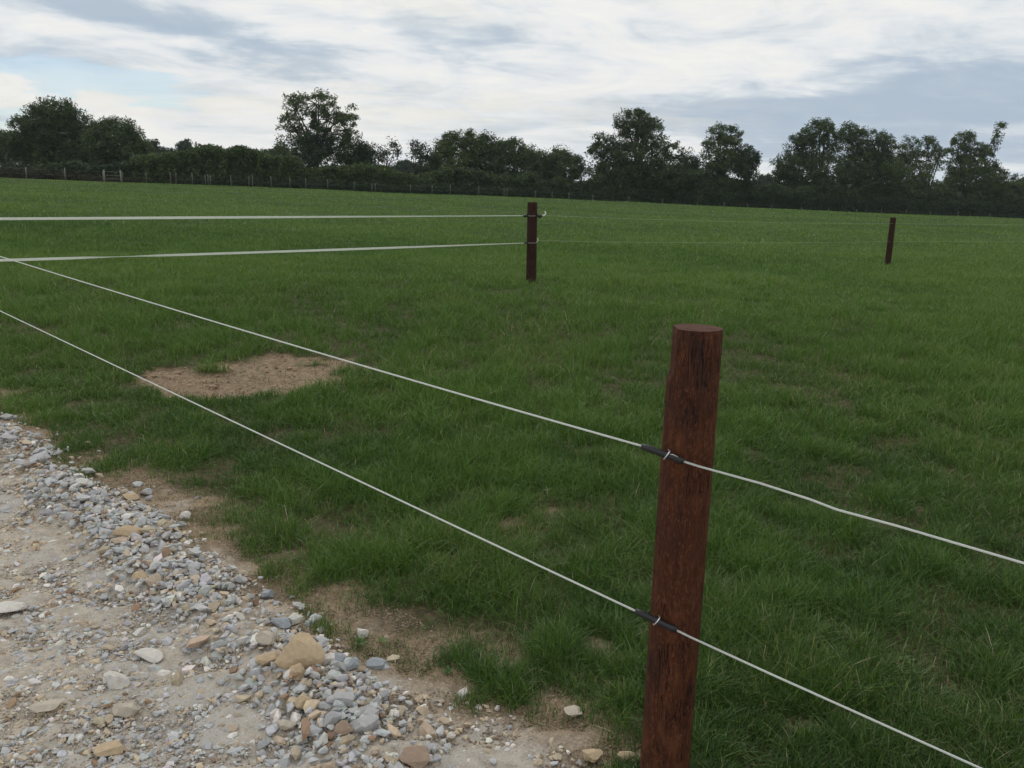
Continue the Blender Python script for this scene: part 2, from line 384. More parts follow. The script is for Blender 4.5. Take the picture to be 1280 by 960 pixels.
# ------------------------------------------------------------------ stones
ico = bmesh.new(); bmesh.ops.create_icosphere(ico, subdivisions=1, radius=1)
IV = np.array([v.co[:] for v in ico.verts]); IF = np.array([[v.index for v in f.verts] for f in ico.faces]); ico.free()
ico = bmesh.new(); bmesh.ops.create_icosphere(ico, subdivisions=3, radius=1)
IV3 = np.array([v.co[:] for v in ico.verts]); IF3 = np.array([[v.index for v in f.verts] for f in ico.faces]); ico.free()
def rots(n):
    q = rng.normal(size=(n, 4)); q /= np.linalg.norm(q, axis=1)[:, None]; w, x, y, z = q.T
    return np.stack([1-2*(y*y+z*z), 2*(x*y-z*w), 2*(x*z+y*w), 2*(x*y+z*w), 1-2*(x*x+z*z), 2*(y*z-x*w), 2*(x*z-y*w), 2*(y*z+x*w), 1-2*(x*x+y*y)], 1).reshape(n, 3, 3)
def rock_points(n, size, IV):
    """angular chips: spheres cut by a few random planes, flattened and turned"""
    P = np.repeat(IV[None], n, 0)*(1+rng.normal(0, .10, (n, len(IV), 1)))
    for _ in range(8):
        d = rng.normal(size=(n, 3)); d /= np.linalg.norm(d, axis=1)[:, None]; c = rng.uniform(.30, .72, n)
        dot = np.einsum('nij,nj->ni', P, d); over = np.maximum(dot-c[:, None], 0); P = P-over[..., None]*d[:, None]
    P *= np.stack([rng.uniform(1.1, 1.9, n), rng.uniform(.85, 1.3, n), rng.uniform(.6, 1.1, n)], 1)[:, None]
    tilt = rots(n); a = rng.uniform(0, 6.283, n); k = .45
    rz = np.zeros((n, 3, 3)); rz[:, 0, 0] = np.cos(a); rz[:, 0, 1] = -np.sin(a); rz[:, 1, 0] = np.sin(a); rz[:, 1, 1] = np.cos(a); rz[:, 2, 2] = 1
    tx = rng.normal(0, k, n); rx = np.zeros((n, 3, 3)); rx[:, 0, 0] = 1; rx[:, 1, 1] = np.cos(tx); rx[:, 1, 2] = -np.sin(tx); rx[:, 2, 1] = np.sin(tx); rx[:, 2, 2] = np.cos(tx)
    P = np.einsum('nij,nkj->nki', rz @ rx, P)
    return P*size[:, None, None]
def stone_colors(n, grey):
    r = rng.random(n); v = rng.uniform(.8, 1.22, n)
    G = np.array([.40, .405, .41]); T_ = np.array([.44, .365, .27]); W = np.array([.58, .56, .52]); B = np.array([.27, .18, .12])
    c = np.where((r < grey)[:, None], G, np.where((r < grey+(1-grey)*.60)[:, None], T_, np.where((r < grey+(1-grey)*.93)[:, None], W, B)))
    return np.clip(c*v[:, None]*(1+rng.normal(0, .02, (n, 3))), 0, .8)
def sample_box(n, x0, x1, y0, y1): return rng.uniform(x0, x1, n), rng.uniform(y0, y1, n)
px_, py_, sz_, gr_, lift = [], [], [], [], []
def put(x, y, s, g, l=0.0):
    px_.append(x); py_.append(y); sz_.append(s); gr_.append(np.full(len(x), g) if np.isscalar(g) else g); lift.append(np.full(len(x), l) if np.isscalar(l) else l)
def wedge(x, y): return (y > 1.3) & (x > -.78*y-.9) & (x < 1.2)
# ridge of loose stones pushed up along the edge of the track
n = 150000; x, y = sample_box(n, -7, 1.2, 1.3, 9); b = berm_d(x, y); e = edge_sd(x, y)
clus = fbm(x*2.3, y*2.3, 51, 3)
keep = (rng.random(n) < np.exp(-(b/.135)**2)*(.3+1.1*sstep(.35, .6, clus))) & (e < .25) & wedge(x, y)
x, y = x[keep], y[keep]; put(x, y, .006+rng.gamma(2.2, .0038, len(x)), .66, rng.uniform(0, .022, len(x)))
# loose stones over the bed
n = 260000; x, y = sample_box(n, -7, 1.2, 1.3, 9); e = edge_sd(x, y); c2 = fbm(x*1.3+4, y*1.3, 57, 4)
keep = (e < -.10) & wedge(x, y) & (rng.random(n) < .60+.34*sstep(.42, .62, c2))
x, y = x[keep], y[keep]; put(x, y, .003+rng.gamma(1.6, .0028, len(x)), .18+.46*sstep(.45, .65, fbm(x*1.3+4, y*1.3, 57, 4)), -.001)
# grit
n = 300000; x, y = sample_box(n, -4.5, 1.2, 1.3, 6.5); e = edge_sd(x, y)
keep = (e < .2+.3*(fbm(x*3, y*3, 22, 3)-.5)) & wedge(x, y) & (rng.random(n) < .8)
x, y = x[keep], y[keep]; put(x, y, rng.uniform(.0016, .0048, len(x)), .30, 0)
# a few strays at the foot of the grass and crumbs on the bare patch
n = 1300; x, y = sample_box(n, -7, 1.2, 1.3, 9); e = edge_sd(x, y); keep = (e > -.25) & (e < .22) & wedge(x, y)
x, y = x[keep], y[keep]; put(x, y, .005+rng.gamma(2, .0032, len(x)), .6, .0)
n = 2600; x, y = sample_box(n, PATCH[0]-1.3, PATCH[0]+1.3, PATCH[1]-.8, PATCH[1]+.8); keep = patch_mask(x, y) > .3
x, y = x[keep], y[keep]; put(x, y, .002+rng.gamma(1.2, .0035, len(x)), .02, .0)
x = np.concatenate(px_); y = np.concatenate(py_); s = np.concatenate(sz_); g = np.concatenate(gr_); l = np.concatenate(lift)
s = np.minimum(s, .036); n = len(x)
t_ = (1+5**.5)/2
IV0 = np.array([(-1, t_, 0), (1, t_, 0), (-1, -t_, 0), (1, -t_, 0), (0, -1, t_), (0, 1, t_), (0, -1, -t_), (0, 1, -t_), (t_, 0, -1), (t_, 0, 1), (-t_, 0, -1), (-t_, 0, 1)])/math.hypot(1, t_)
IF0 = np.array([(0, 11, 5), (0, 5, 1), (0, 1, 7), (0, 7, 10), (0, 10, 11), (1, 5, 9), (5, 11, 4), (11, 10, 2), (10, 7, 6), (7, 1, 8), (3, 9, 4), (3, 4, 2), (3, 2, 6), (3, 6, 8), (3, 8, 9), (4, 9, 5), (2, 4, 11), (6, 2, 10), (8, 6, 7), (9, 8, 1)])
z = ground(x, y)-.012*patch_mask(x, y)
col = stone_colors(n, g); inpatch = patch_mask(x, y) > .3; col[inpatch] = np.array([.26, .185, .12])*rng.uniform(.6, 1.35, (inpatch.sum(), 1))
fine = (s < .005) & ~inpatch; col[fine] = col[fine]*.35+np.array([.36, .30, .225])*.65*rng.uniform(.7, 1.2, (int(fine.sum()), 1))
ee = edge_sd(x, y); dk = (s < .006) & (ee > -.28); col[dk] *= np.array([.62, .56, .50])
VV, FF, CC, off = [], [], [], 0
for sel, iv, jf in ((s >= .008, IV, IF), (s < .008, IV0, IF0)):
    k = int(sel.sum()); P = rock_points(k, s[sel], iv)+np.stack([x[sel], y[sel], z[sel]+s[sel]*.18+l[sel]], 1)[:, None]
    VV.append(P.reshape(-1, 3)); FF.append((jf[None]+(np.arange(k)*len(iv))[:, None, None]).reshape(-1, 3)+off); off += k*len(iv); CC.append(np.repeat(col[sel], len(iv), 0))
o = raw_mesh('gravel', np.concatenate(VV), np.concatenate(FF), 3, MST, attrs={'tone': np.concatenate(CC)})
tag(o, 'loose grey and tan stone chips heaped and scattered over the track', 'gravel', kind='stuff')

def big_stone(px, py, wpx, tone, flat, label, ar=.75, ang=0.0):
    z0 = 0.0
    for _ in range(4):
        c = at_z(px, py, z0); z0 = float(ground(c[0], c[1]))+.01
    dist = math.hypot(c[1], 1.6); r = wpx/F*dist/2
    V = IV3.copy()
    rr = np.random.default_rng(int(px*7+py))
    for _ in range(14):
        d = rr.normal(size=3); d /= np.linalg.norm(d); k = rr.uniform(.42, .8); ov = np.maximum(V@d-k, 0); V = V-ov[:, None]*d
    nn = fbm(V[:, 0]*2.5+px, V[:, 1]*2.5+V[:, 2]*1.7, 3, 3)[:, None]
    V = V*(1+(nn-.5)*.22)
    V = V*np.array([1.2, ar*1.15, flat*1.1])*r*1.28; a = R(ang); V = V@np.array([[math.cos(a), math.sin(a), 0], [-math.sin(a), math.cos(a), 0], [0, 0, 1]])
    base = np.array([c[0], c[1], z0])
    V[:, 2] += r*flat*.55
    o = raw_mesh('stone', V, IF3, 3, MST, attrs={'tone': np.repeat(np.array([tone]), len(V), 0)})
    o.location = base; tag(o, label, 'stone', 'larger stones lying in and beside the gravel')
TAN, PALE, GRY, SLT, WHT, BRN = (.42, .325, .215), (.42, .375, .31), (.36, .36, .36), (.27, .29, .315), (.52, .50, .46), (.27, .20, .15)
for a in [
 (376, 829, 56, TAN, .62, 'biggest tan rounded stone on the crest of the gravel ridge'),
 (369, 842, 22, TAN, .7, 'small tan stone leaning on the front of the biggest tan boulder'),
 (331, 803, 34, PALE, .6, 'pale buff stone on the ridge just left above the biggest tan stone'),
 (333, 829, 24, TAN, .65, 'squarish tan stone on the ridge directly left of the biggest tan stone'),
 (145, 853, 28, WHT, .6, 'whitish rounded stone standing alone on the compacted track bed'),
 (186, 822, 27, WHT, .32, 'thin flat white stone lying on the compacted track above the whitish rounded stone'),
 (62, 884, 27, PALE, .4, 'pale buried stone low in the track, left of the whitish rounded one'),
 (158, 888, 27, PALE, .45, 'pale buff stone half sunk in the track below the whitish rounded one'),
 (12, 760, 34, WHT, .25, 'broad white slab sunk in the track at the left edge of the photo'),
 (140, 938, 28, TAN, .4, 'tan stone sunk in the track near the bottom edge of the photo'),
 (163, 622, 17, TAN, .5, 'tan stone at the grass edge near the upper end of the gravel'),
 (183, 617, 14, GRY, .5, 'small grey stone at the grass edge beside a tan one'),
 (231, 646, 13, WHT, .6, 'small whitish stone half in the grass edge above the gravel ridge'),
 (161, 668, 24, TAN, .6, 'brownish stone among grey chips on the upper ridge'),
 (176, 724, 20, TAN, .5, 'tan stone on the near side slope of the upper ridge'),
 (300, 727, 13, GRY, .8, 'upright grey chip alone on sandy ground between ridge and grass'),
 (334, 745, 16, SLT, .6, 'angular blue grey chip on the sandy strip below the ragged grass'),
 (352, 780, 20, SLT, .4, 'long flat grey chip at the sandy side of the ridge'),
 (453, 793, 13, WHT, .7, 'small pale stone on sandy ground by the grass tuft'),
 (475, 831, 22, SLT, .4, 'flat slate grey stone alone on sandy ground nearest the grass'),
 (420, 826, 19, SLT, .5, 'slate grey chip on sand just right of the biggest tan stone'),
 (439, 834, 14, SLT, .9, 'small dark slate chip standing between two flat slate pieces'),
 (428, 880, 28, GRY, .6, 'grey rounded stone on the lower ridge below the slate chips'),
 (452, 910, 31, GRY, .55, 'big angular grey slab on the lower right of the ridge'),
 (427, 917, 20, BRN, .8, 'brown block wedged against the big angular grey slab'),
 (519, 951, 34, BRN, .35, 'flat brown slab at the bottom edge of the photo right of the ridge'),
 (382, 880, 18, TAN, .7, 'tan cube shaped stone on the ridge below the biggest stone'),
 (359, 910, 17, PALE, .7, 'buff stone in grey chips on the lower ridge'),
 (565, 921, 12, WHT, .6, 'lone small white stone on sandy ground near the photo bottom'),
 (718, 893, 20, PALE, .4, 'pale stone showing through thin grass left of the near post foot'),
 (737, 946, 22, TAN, .5, 'tan stone at the bottom edge left of the near post'),
 (781, 948, 15, TAN, .8, 'small round tan stone closest to the foot of the near post'),
]: big_stone(*a, ar=.7+.2*random.random(), ang=random.uniform(-35, 35))

# ------------------------------------------------------------------ grass
def far_line(x): return 110+.35*x
def make_blades(n, d0, d1, seg, wk, hk):
    d = d0*(d1/d0)**rng.random(n)
    x = rng.uniform(-.82, .86, n)*d+rng.uniform(-1.2, 1.5, n); y = d
    keep = (y < far_line(x)+1.5)
    gm = np.ones(n); nr = y < 14; gm[nr] = grass_mask(x[nr], y[nr])
    clump = fbm(x*5.5, y*5.5, 71, 2)
    keep &= rng.random(n) < gm*np.where(y < 12, .34+1.15*sstep(.30, .62, clump), 1)
    x, y, gm, clump = x[keep], y[keep], gm[keep], clump[keep]; n = len(x)
    # tufts: pull blades towards clump centres when near
    z = ground(x, y)
    w = hk_w = np.maximum(.0023, .00062*y)*wk*rng.uniform(.7, 1.35, n)
    big = fbm(x*.55, y*.55, 81, 4); mid = fbm(x*2.6, y*2.6, 82, 3); vast = fbm(x*.10, y*.16, 83, 4)
    lush = sstep(.38, .62, big*.5+mid*.5)
    h = hk*(.55+.55*lush+.5*(clump-.35))*rng.uniform(.5, 1.25, n)*(.35+.65*gm)
    az = rng.uniform(0, 6.283, n)+2.0*(mid-.5); lean = h*np.abs(rng.normal(.60, .50, n))
    lean = np.minimum(lean, h*1.9)
    droop = rng.uniform(0, .55, n)*(lean/h).clip(0, 1.2)
    star = (rng.random(n) < .035) & (y < 9); h = np.where(star, h*1.12, h)
    thin = sstep(.45, .66, fbm(x*1.1, y*1.1, 61, 4)); yy = np.clip(y/30, 0, 1)
    dead = rng.random(n) < (.035+.08*thin+.12*(1-gm))*(1-.9*np.clip(y/14, 0, 1))
    flat = dead & (rng.random(n) < .6); h = np.where(flat, h*.42, h); lean = np.where(flat, .05+.05*rng.random(n), lean)
    fa = rng.uniform(0, 6.283, n); wx, wy = np.cos(fa)*w/2, np.sin(fa)*w/2
    ts = np.linspace(0, 1, seg+1); V = np.zeros((n, 2*seg+1, 3))
    for i, t in enumerate(ts):
        cx = x+np.cos(az)*lean*t**1.8; cy = y+np.sin(az)*lean*t**1.8; cz = z-.004+h*(t-droop*t*t)
        ww = (1-.35*t) if t < .8 else .5
        if i < seg:
            V[:, 2*i] = np.stack([cx-wx*ww, cy-wy*ww, cz], 1); V[:, 2*i+1] = np.stack([cx+wx*ww, cy+wy*ww, cz], 1)
        else: V[:, 2*i] = np.stack([cx, cy, cz], 1)
    tris = []
    for i in range(seg-1): a = 2*i; tris += [(a, a+1, a+3), (a, a+3, a+2)]
    a = 2*(seg-1); tris.append((a, a+1, a+2)); tris = np.array(tris)
    Fi = (tris[None]+(np.arange(n)*(2*seg+1))[:, None, None]).reshape(-1, 3)
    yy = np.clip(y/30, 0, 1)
    tint = .37+.05*np.clip(y/9, 0, 1)+(big-.5)*.34+(mid-.5)*.32+(vast-.5)*.55+rng.normal(0, .10, n)+.16*yy  # blades darken towards the camera: view-angle shade and vignette put into the tint
    tint = np.clip(np.where(star, .74, tint), 0, .76)
    thin = sstep(.45, .66, fbm(x*1.1, y*1.1, 61, 4))
    tint = np.where(dead, rng.uniform(.84, 1.0, n), tint)
    yel = rng.random(n) < .05+.07*thin; tint = np.where(yel & ~dead, rng.uniform(.74, .86, n), tint)
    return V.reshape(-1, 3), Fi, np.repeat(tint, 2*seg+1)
parts = [make_blades(1150000, 1.1, 6.5, 4, 1.0, .088), make_blades(600000, 6.5, 22, 2, 1.0, .10), make_blades(460000, 22, 150, 1, 1.5, .095)]
off = 0; Vs, Fs_, Ts = [], [], []
for V, Fi, t in parts: Vs.append(V); Fs_.append(Fi+off); Ts.append(t); off += len(V)
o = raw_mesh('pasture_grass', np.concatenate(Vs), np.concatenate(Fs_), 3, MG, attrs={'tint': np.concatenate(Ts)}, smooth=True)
tag(o, 'short green pasture grass with paler dry blades covering the whole field', 'grass', kind='stuff')
del parts, Vs, Fs_, Ts

# small broad leaved weeds in the near turf
def weeds():
    V = []; Fs = []; tt = []
    n = 0
    while n < 110:
        y = random.uniform(1.6, 6.5); x = random.uniform(-.7*y, .7*y)
        if grass_mask(np.array([x]), np.array([y]))[0] < .25 or fbm(np.array([x*1.7]), np.array([y*1.7]), 99, 2)[0] < .5: continue
        n += 1; g = float(ground(x, y)); tn = random.uniform(.15, .5); k = random.randint(5, 9); R0 = random.uniform(.012, .032)
        for j in range(k):
            a = 6.283*j/k+random.uniform(-.3, .3); L = R0*random.uniform(.7, 1.2); w = L*random.uniform(.18, .3); up = random.uniform(.2, .9)
            d = np.array([math.cos(a), math.sin(a), 0]); q = np.array([-d[1], d[0], 0]); c = np.array([x, y, g+.012]); b = len(V)
            V += [c, c+d*L*.5+q*w+[0, 0, L*up*.5], c+d*L*.5-q*w+[0, 0, L*up*.5], c+d*L*.85+q*w*.7+[0, 0, L*up*.62], c+d*L*.85-q*w*.7+[0, 0, L*up*.62], c+d*L*1.1+[0, 0, L*up*.55]]
            Fs += [(b, b+1, b+2), (b+1, b+3, b+2), (b+2, b+3, b+4), (b+3, b+5, b+4)]; tt += [tn+random.uniform(-.08, .08)]*6
    o = raw_mesh('broad_leaved_weeds', np.array(V), np.array(Fs), 3, MG, attrs={'tint': np.array(tt)}, smooth=True)
    tag(o, 'low rosettes of broad leaved weeds dotted through the near turf', 'weeds', kind='stuff')
weeds()

# ------------------------------------------------------------------ fence posts, ropes and tapes of the near paddock
def noise1(a, b, s=0): return float(fbm(np.array([a]), np.array([b]), s, 3)[0])
def wooden_post(top, bot_px_pt, dia, label, seed, seg=40, rings=60, chip=False, wm=None):
    """round timber post between two measured points, carried on into the ground"""
    top = np.array(top); d = np.array(bot_px_pt)-top; d /= np.linalg.norm(d)
    t = 0.0
    while (top+d*t)[2] > ground(*(top+d*t)[:2])-.06: t += .01
    base = top+d*t; r = dia/2
    root = empty('fence_post', base); tag(root, label, 'fence post', 'brown round timber posts of the near fence')
    ax = -d; u = np.cross([0, 1., 0], ax); u /= np.linalg.norm(u); v = np.cross(ax, u)   # u about +X, v about -Y.. away axis fixed below
    V = []; Fs = []
    L = t
    for i in range(rings+1):
        s = L*i/rings
        for k in range(seg):
            a = 2*math.pi*k/seg; ca, sa = math.cos(a), math.sin(a)
            rr = r*(1+.035*(noise1(ca*1.3+seed, s*2.2+sa*1.3, 4)-.5)*2+.018*(noise1(ca*7+sa*5, s*1.2+seed, 5)-.5)*2)*(1.035-.05*s/L)
            if chip:   # flat face shaved off the upper left of the trunk
                dep = sstep(L-.112, L-.098, s+.01*noise1(ca*5, sa*5, 2))
                lim = r*.84; proj = -(ca)
                if proj > 0: rr = rr*(1-float(dep)*(1-min(1, lim/max(rr*proj, 1e-6))) if rr*proj > lim else 1)
                if 2.0 < a < 4.0: rr += r*.03*(1-float(dep))
            if i == rings: rr *= .955+.02*noise1(ca*3+seed, sa*3, 9)
            V.append(base+ax*(s-(0.0 if i < rings else -.003))+u*(rr*ca)+v*(rr*sa))
    for i in range(rings):
        for k in range(seg):
            a, b = i*seg+k, i*seg+(k+1) % seg; Fs.append((a, b, b+seg, a+seg))
    m = MB(); m.add(V, Fs); tr = m.build('trunk', wm or MPOST2, root)
    e = MB(); E = [np.array(p) for p in V[-seg:]]; c = sum(E)/seg; V2 = E+[c+(p-c)*.5+ax*.001 for p in E]+[c+ax*.001]; F2 = []
    for k in range(seg): F2 += [(k, (k+1) % seg, seg+(k+1) % seg, seg+k), (seg+k, seg+(k+1) % seg, 2*seg)]
    e.add(V2, F2); e.build('sawn_top', MEND, root)
    return root, base, ax, r
Y1 = 1.95
p1t, p1b = at(871, 411, Y1), at(831, 960, Y1)
post1, base1, ax1, r1 = wooden_post(p1t, p1b, .121, 'near reddish brown timber post in front of the grass, closest to the camera', 3.1, 56, 120, chip=True, wm=MPOST)
Y2 = 11.0
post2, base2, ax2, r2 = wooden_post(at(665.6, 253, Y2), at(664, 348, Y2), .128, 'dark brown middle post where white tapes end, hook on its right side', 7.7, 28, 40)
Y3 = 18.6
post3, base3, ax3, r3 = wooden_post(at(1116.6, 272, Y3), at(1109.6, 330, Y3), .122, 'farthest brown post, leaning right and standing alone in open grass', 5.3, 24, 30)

def rope_obj(name, P, rad, label, cat, group, seg=8, strands=True, mat_=None):
    """rope through the points, with UVs for the twist"""
    P = [np.asarray(p, float) for p in P]
    pts = []
    for a, b in zip(P[:-1], P[1:]):
        L = np.linalg.norm(b-a); k = max(1, int(L/.25))
        pts += [a+(b-a)*i/k for i in range(k)]
    pts.append(P[-1])
    m = MB(); m.tube(pts, rad, seg); o = m.build(name, mat_ or MROPE)
    me = o.data; uv = me.uv_layers.new(name='UVMap')
    acc = [0.0]
    for a, b in zip(pts[:-1], pts[1:]): acc.append(acc[-1]+float(np.linalg.norm(b-a)))
    for p in me.polygons:
        for li in p.loop_indices:
            vi = me.loops[li].vertex_index; uv.data[li].uv = (acc[min(vi//seg, len(acc)-1)]/.004, (vi % seg)/seg*2)
    c = np.mean(pts, 0)
    tag(o, label, cat, group); return o
def sag(a, b, k, s):
    return [a+(b-a)*i/k - np.array([0, 0, s*4*(i/k)*(1-i/k)]) for i in range(k+1)]
def on_post(px, py, Y, r): return at(px, py, Y-r)
# two ropes past the near post
corner_top, corner_low = at_z(-165, 268, 1.16), at_z(-165, 322, .76)
yc = 7.3
corner_top, corner_low = at(-165, 269, yc), at(-165, 324, yc)
def mkrope(front, left_px, right_pts, corner):
    return
fr1 = Y1-r1-.010
u_post = at(802, 557.5, fr1+.036); u_post2 = at(855, 577, fr1+.001)
u_l = at(808, 560, fr1+.03)
zr = u_post[2]
u_right = [at(950, 604, 1.80), at(1012, 624, 1.755), at(1046, 637, 1.735), at(1120, 657, 1.69), at(1280, 704, 1.60)]
endr = u_right[-1]+(u_right[-1]-u_right[-2])/np.linalg.norm(u_right[-1]-u_right[-2])*1.35
l_post = at(794, 763.5, fr1+.036); l_post2 = at(846, 788, fr1+.001); l_l = at(796, 765, fr1+.03)
l_right = [at(960, 841, 1.82), at(1225, 960, 1.665)]
endl = l_right[-1]+(l_right[-1]-l_right[-2])/np.linalg.norm(l_right[-1]-l_right[-2])*1.3
GN = 'white electric fence ropes and tapes'
# left spans: points follow the measured line while receding evenly
def span(px0, py0, Y0, px1, py1, Y1_, k=24, bow=0):
    out = []
    for i in range(k+1):
        t = i/k; iY = (1-t)/Y0+t/Y1_          # even in 1/depth keeps the line straight in space
        px = px0+(px1-px0)*t; py = py0+(py1-py0)*t+bow*4*t*(1-t); out.append(at(px, py, 1/iY))
    return out
up_left = span(-165, 269, yc, 801, 557.1, fr1+.0365, 40, 4.0)
rope_obj('electric_rope', up_left+[u_post, u_post2, at(872, 582.5, fr1+.004)]+u_right+[endr], .0026, 'upper white rope running across the near post and rising to the left', 'fence rope', GN)
low_left = span(-165, 310, yc, 793, 763, fr1+.0365, 40, 1.0)
rope_obj('electric_rope', low_left+[l_post, l_post2, at(862, 796, fr1+.003)]+l_right+[endl], .0026, 'lower white rope crossing the near post below the upper one', 'fence rope', GN)
def sleeve(parent, a, b, ring_at, r=.0082):
    m = MB(); k = 8; d = b-a
    P = [a+d*i/k for i in range(k+1)]; m.tube(P, [r*.8]+[r*(1+.08*math.sin(i*2.3)) for i in range(k-1)]+[r*.8], 12); s = m.build('insulator_sleeve', MBLACK, parent)
    c = a+d*ring_at; t = d/np.linalg.norm(d); n1 = np.array([0, 0, 1.])-t*t[2]; n1 /= np.linalg.norm(n1); n2 = np.cross(t, n1)
    if n2[1] > 0: n2 = -n2
    m = MB(); A = [c+n1*(r+.0035)*math.cos(q)+n2*(r+.0035)*math.sin(q)+t*.004*math.cos(q) for q in np.linspace(-.9, math.pi+.9, 15)]
    A = [A[0]+np.array([0, .02, 0])]+A+[A[-1]+np.array([0, .02, 0])]
    m.tube(A, .0017, 8); m.build('staple', MSTEEL, parent)
sleeve(post1, at(802, 557.5, fr1+.036), at(855, 577, fr1+.001), .60)
m = MB(); m.tube([at(838, 568, fr1-.006), at(842, 568.5, fr1-.012), at(847, 571, fr1-.010), at(849, 574, fr1)], .0011, 8); m.build('wire_twist', MSTEEL, post1)
sleeve(post1, at(794, 763.5, fr1+.036), at(846, 788, fr1+.001), .52)
# corner post outside the frame on the left and next post on the right, where the ropes end
def gpt(p, top): return np.array([p[0], p[1], top])
cp = corner_top+np.array([-.05, .07, 0])
post0, _, _, _ = wooden_post((cp[0], cp[1], corner_top[2]+.17), (cp[0], cp[1], 0), .125, 'brown corner post left of the photo where ropes and tapes meet', 9.9, 24, 30)
cp2 = (endr+endl)/2+np.array([.05, .07, 0]); wooden_post((cp2[0], cp2[1], 1.32), (cp2[0], cp2[1], 0), .12, 'brown post right of the photo where the ropes run on', 2.2, 24, 30)

def tape_obj(a_px, b_px, label, widths, bowpx=0, k=64):
    """flat woven ribbon, twisting about its length"""
    P = span(*a_px, *b_px, k, bowpx); V = []; Fs = []
    for i, p in enumerate(P):
        t = i/k; ang = widths(t); d = P[min(i+1, k)]-P[max(i-1, 0)]; d /= np.linalg.norm(d)
        up = np.array([0, 0, 1.])-d*d[2]; up /= np.linalg.norm(up); si = np.cross(d, up)
        w = .0128*(up*math.cos(ang)+si*math.sin(ang)); th = .0008*np.cross(d, w/np.linalg.norm(w))
        V += [p-w-th, p-w+th, p+w+th, p+w-th]
    for i in range(k):
        for j in range(4): a, b = i*4+j, i*4+(j+1) % 4; Fs.append((a, b, b+4, a+4))
    Fs += [(0, 1, 2, 3), (k*4+3, k*4+2, k*4+1, k*4)]
    m = MB(); m.add(V, Fs); o = m.build('electric_tape', MTAPE, smooth=False); tag(o, label, 'fence tape', GN)
tape_obj((-165, 274.5, yc), (656, 269.6, Y2), 'upper white tape running level from the left edge to the middle post', lambda t: .25+.9*t**2+.15*math.sin(t*9))
def low_tw(t):
    x = -165+821*t      # rough place along the tape
    return .35+1.05*math.exp(-((x-150)/45)**2)+.75*max(0, (x-420)/236)+.1*math.sin(t*14)
tape_obj((-165, 330.0, yc), (656, 303.8, Y2), 'lower white tape rising gently to the middle post, twisted edge on once', low_tw, 1.0)
# thin wires on to the right
def wire(pts, label):
    P = [at(*p) for p in pts]; rope_obj('electric_wire', P, .0015, label, 'fence wire', GN, 5, mat_=MTHIN)
f2 = Y2-r2
e4 = 27.0
wire([(681, 269.5, Y2), (820, 274.5, 12.8), (960, 278.4, 15.1), (1110, 279.5, Y3), (1116, 279.5, Y3-r3-.004), (1122, 279.7, Y3), (1290, 281, 26.5)], 'upper faint thin wire from the middle post to the leaning far post')
wire([(672, 300.6, Y2), (760, 302.6, 12.0), (960, 303.6, 15.1), (1105, 302.2, Y3), (1111, 302.2, Y3-r3-.004), (1118, 302, Y3), (1290, 301.5, 26.5)], 'lower faint thin wire from the middle post to the leaning far post')
cp3 = at(1300, 281, 26.6); wooden_post((cp3[0], cp3[1]+.06, cp3[2]+.15), (cp3[0], cp3[1]+.06, 0), .12, 'brown post right of the photo beyond the leaning one', 6.1, 20, 20)
# fittings of the middle post
m = MB(); m.tube([at(654.5, 270.2, Y2-.02), at(659, 269.5, Y2-.05)], [.014, .016], 8)
m.build('insulator', MBLACK, post2)
m = MB(); m.tube([at(670.5, 268.6, Y2-.04), at(674.5, 270.5, Y2-.05), at(677.5, 269.5, Y2-.04)], [.012, .024, .014], 8); m.build('insulator', MBLACK, post2)
m = MB(); m.tube([at(676, 269.5, Y2-.04), at(680, 269.2, Y2-.04), at(682, 267.5, Y2-.04), at(681.8, 265.3, Y2-.04), at(680.6, 264, Y2-.04)], [.010, .010, .008, .007, .004], 8)
m.build('white_hook', MTAPE, post2)
for yy in (269.2, 303.0):
    m = MB(); P = []
    for q in np.linspace(0, math.pi, 14):
        P.append(at(664.8-6.6*math.cos(q), yy+.8*math.sin(q), Y2-(r2+.004)*math.sin(q)))
    m.tube(P, .0022, 6); m.build('wire_loop', MSTEEL, post2)
m = MB(); m.tube([at(655.5, 303.8, Y2-.03), at(659, 303.2, Y2-.05)], .011, 8); m.build('insulator', MBLACK, post2)
m = MB(); m.tube([at(671, 302.5, Y2-.03), at(672.5, 300.5, Y2-.04), at(672, 297.5, Y2-.03)], [.007, .006, .004], 6); m.build('white_knot', MTAPE, post2)

# ------------------------------------------------------------------ far stock fence, gate and pole
def fence_xy(px, back=0.0):
    v = raydir(px, 250); u = v[0]/v[1]; Y = (110+back)/(1-.35*u); return u*Y, Y
def stock_fence(pxs, label, h=1.25, m_=None):
    x0, y0 = fence_xy(pxs[0]); root = empty('wire_fence', (x0, y0, float(ground(x0, y0)))); tag(root, label, 'fence', 'wire fences along the far hedge')
    tops = []
    for px in pxs:
        x, y = fence_xy(px, random.uniform(-.2, .2)); g = float(ground(x, y)); hh = h*random.uniform(.88, 1.12); ln = random.uniform(-.05, .05)
        m = MB(); m.tube([(x, y, g-.1), (x+ln*.5, y, g+hh*.6), (x+ln, y, g+hh)], [.05, .048, .045], 7); m.build('post', m_ or MOLD, root); tops.append((x, y, g, hh))
    for f in (.45, .88):
        m = MB(); m.tube([np.array([x, y-.07, g+h*f*.95]) for x, y, g, hh in tops], .003, 4); m.build('wire', MWIRE, root)
stock_fence([-60, -12, 36, 84, 131], 'grey wooden posts and wire left of the small gate, by brown weeds')
stock_fence([155, 185, 215, 221.5, 242, 258, 261.5, 264.5, 290, 312, 316.5, 340, 363, 383, 410, 443], 'long row of thin grey posts right of the gate, under the left hedge', m_=MOLD2)
stock_fence([465, 469, 513, 540, 563, 598, 630, 633.5, 669, 690, 711, 741, 786, 828, 872], 'short grey posts below the middle trees behind the brown post', h=1.1, m_=MOLD2)
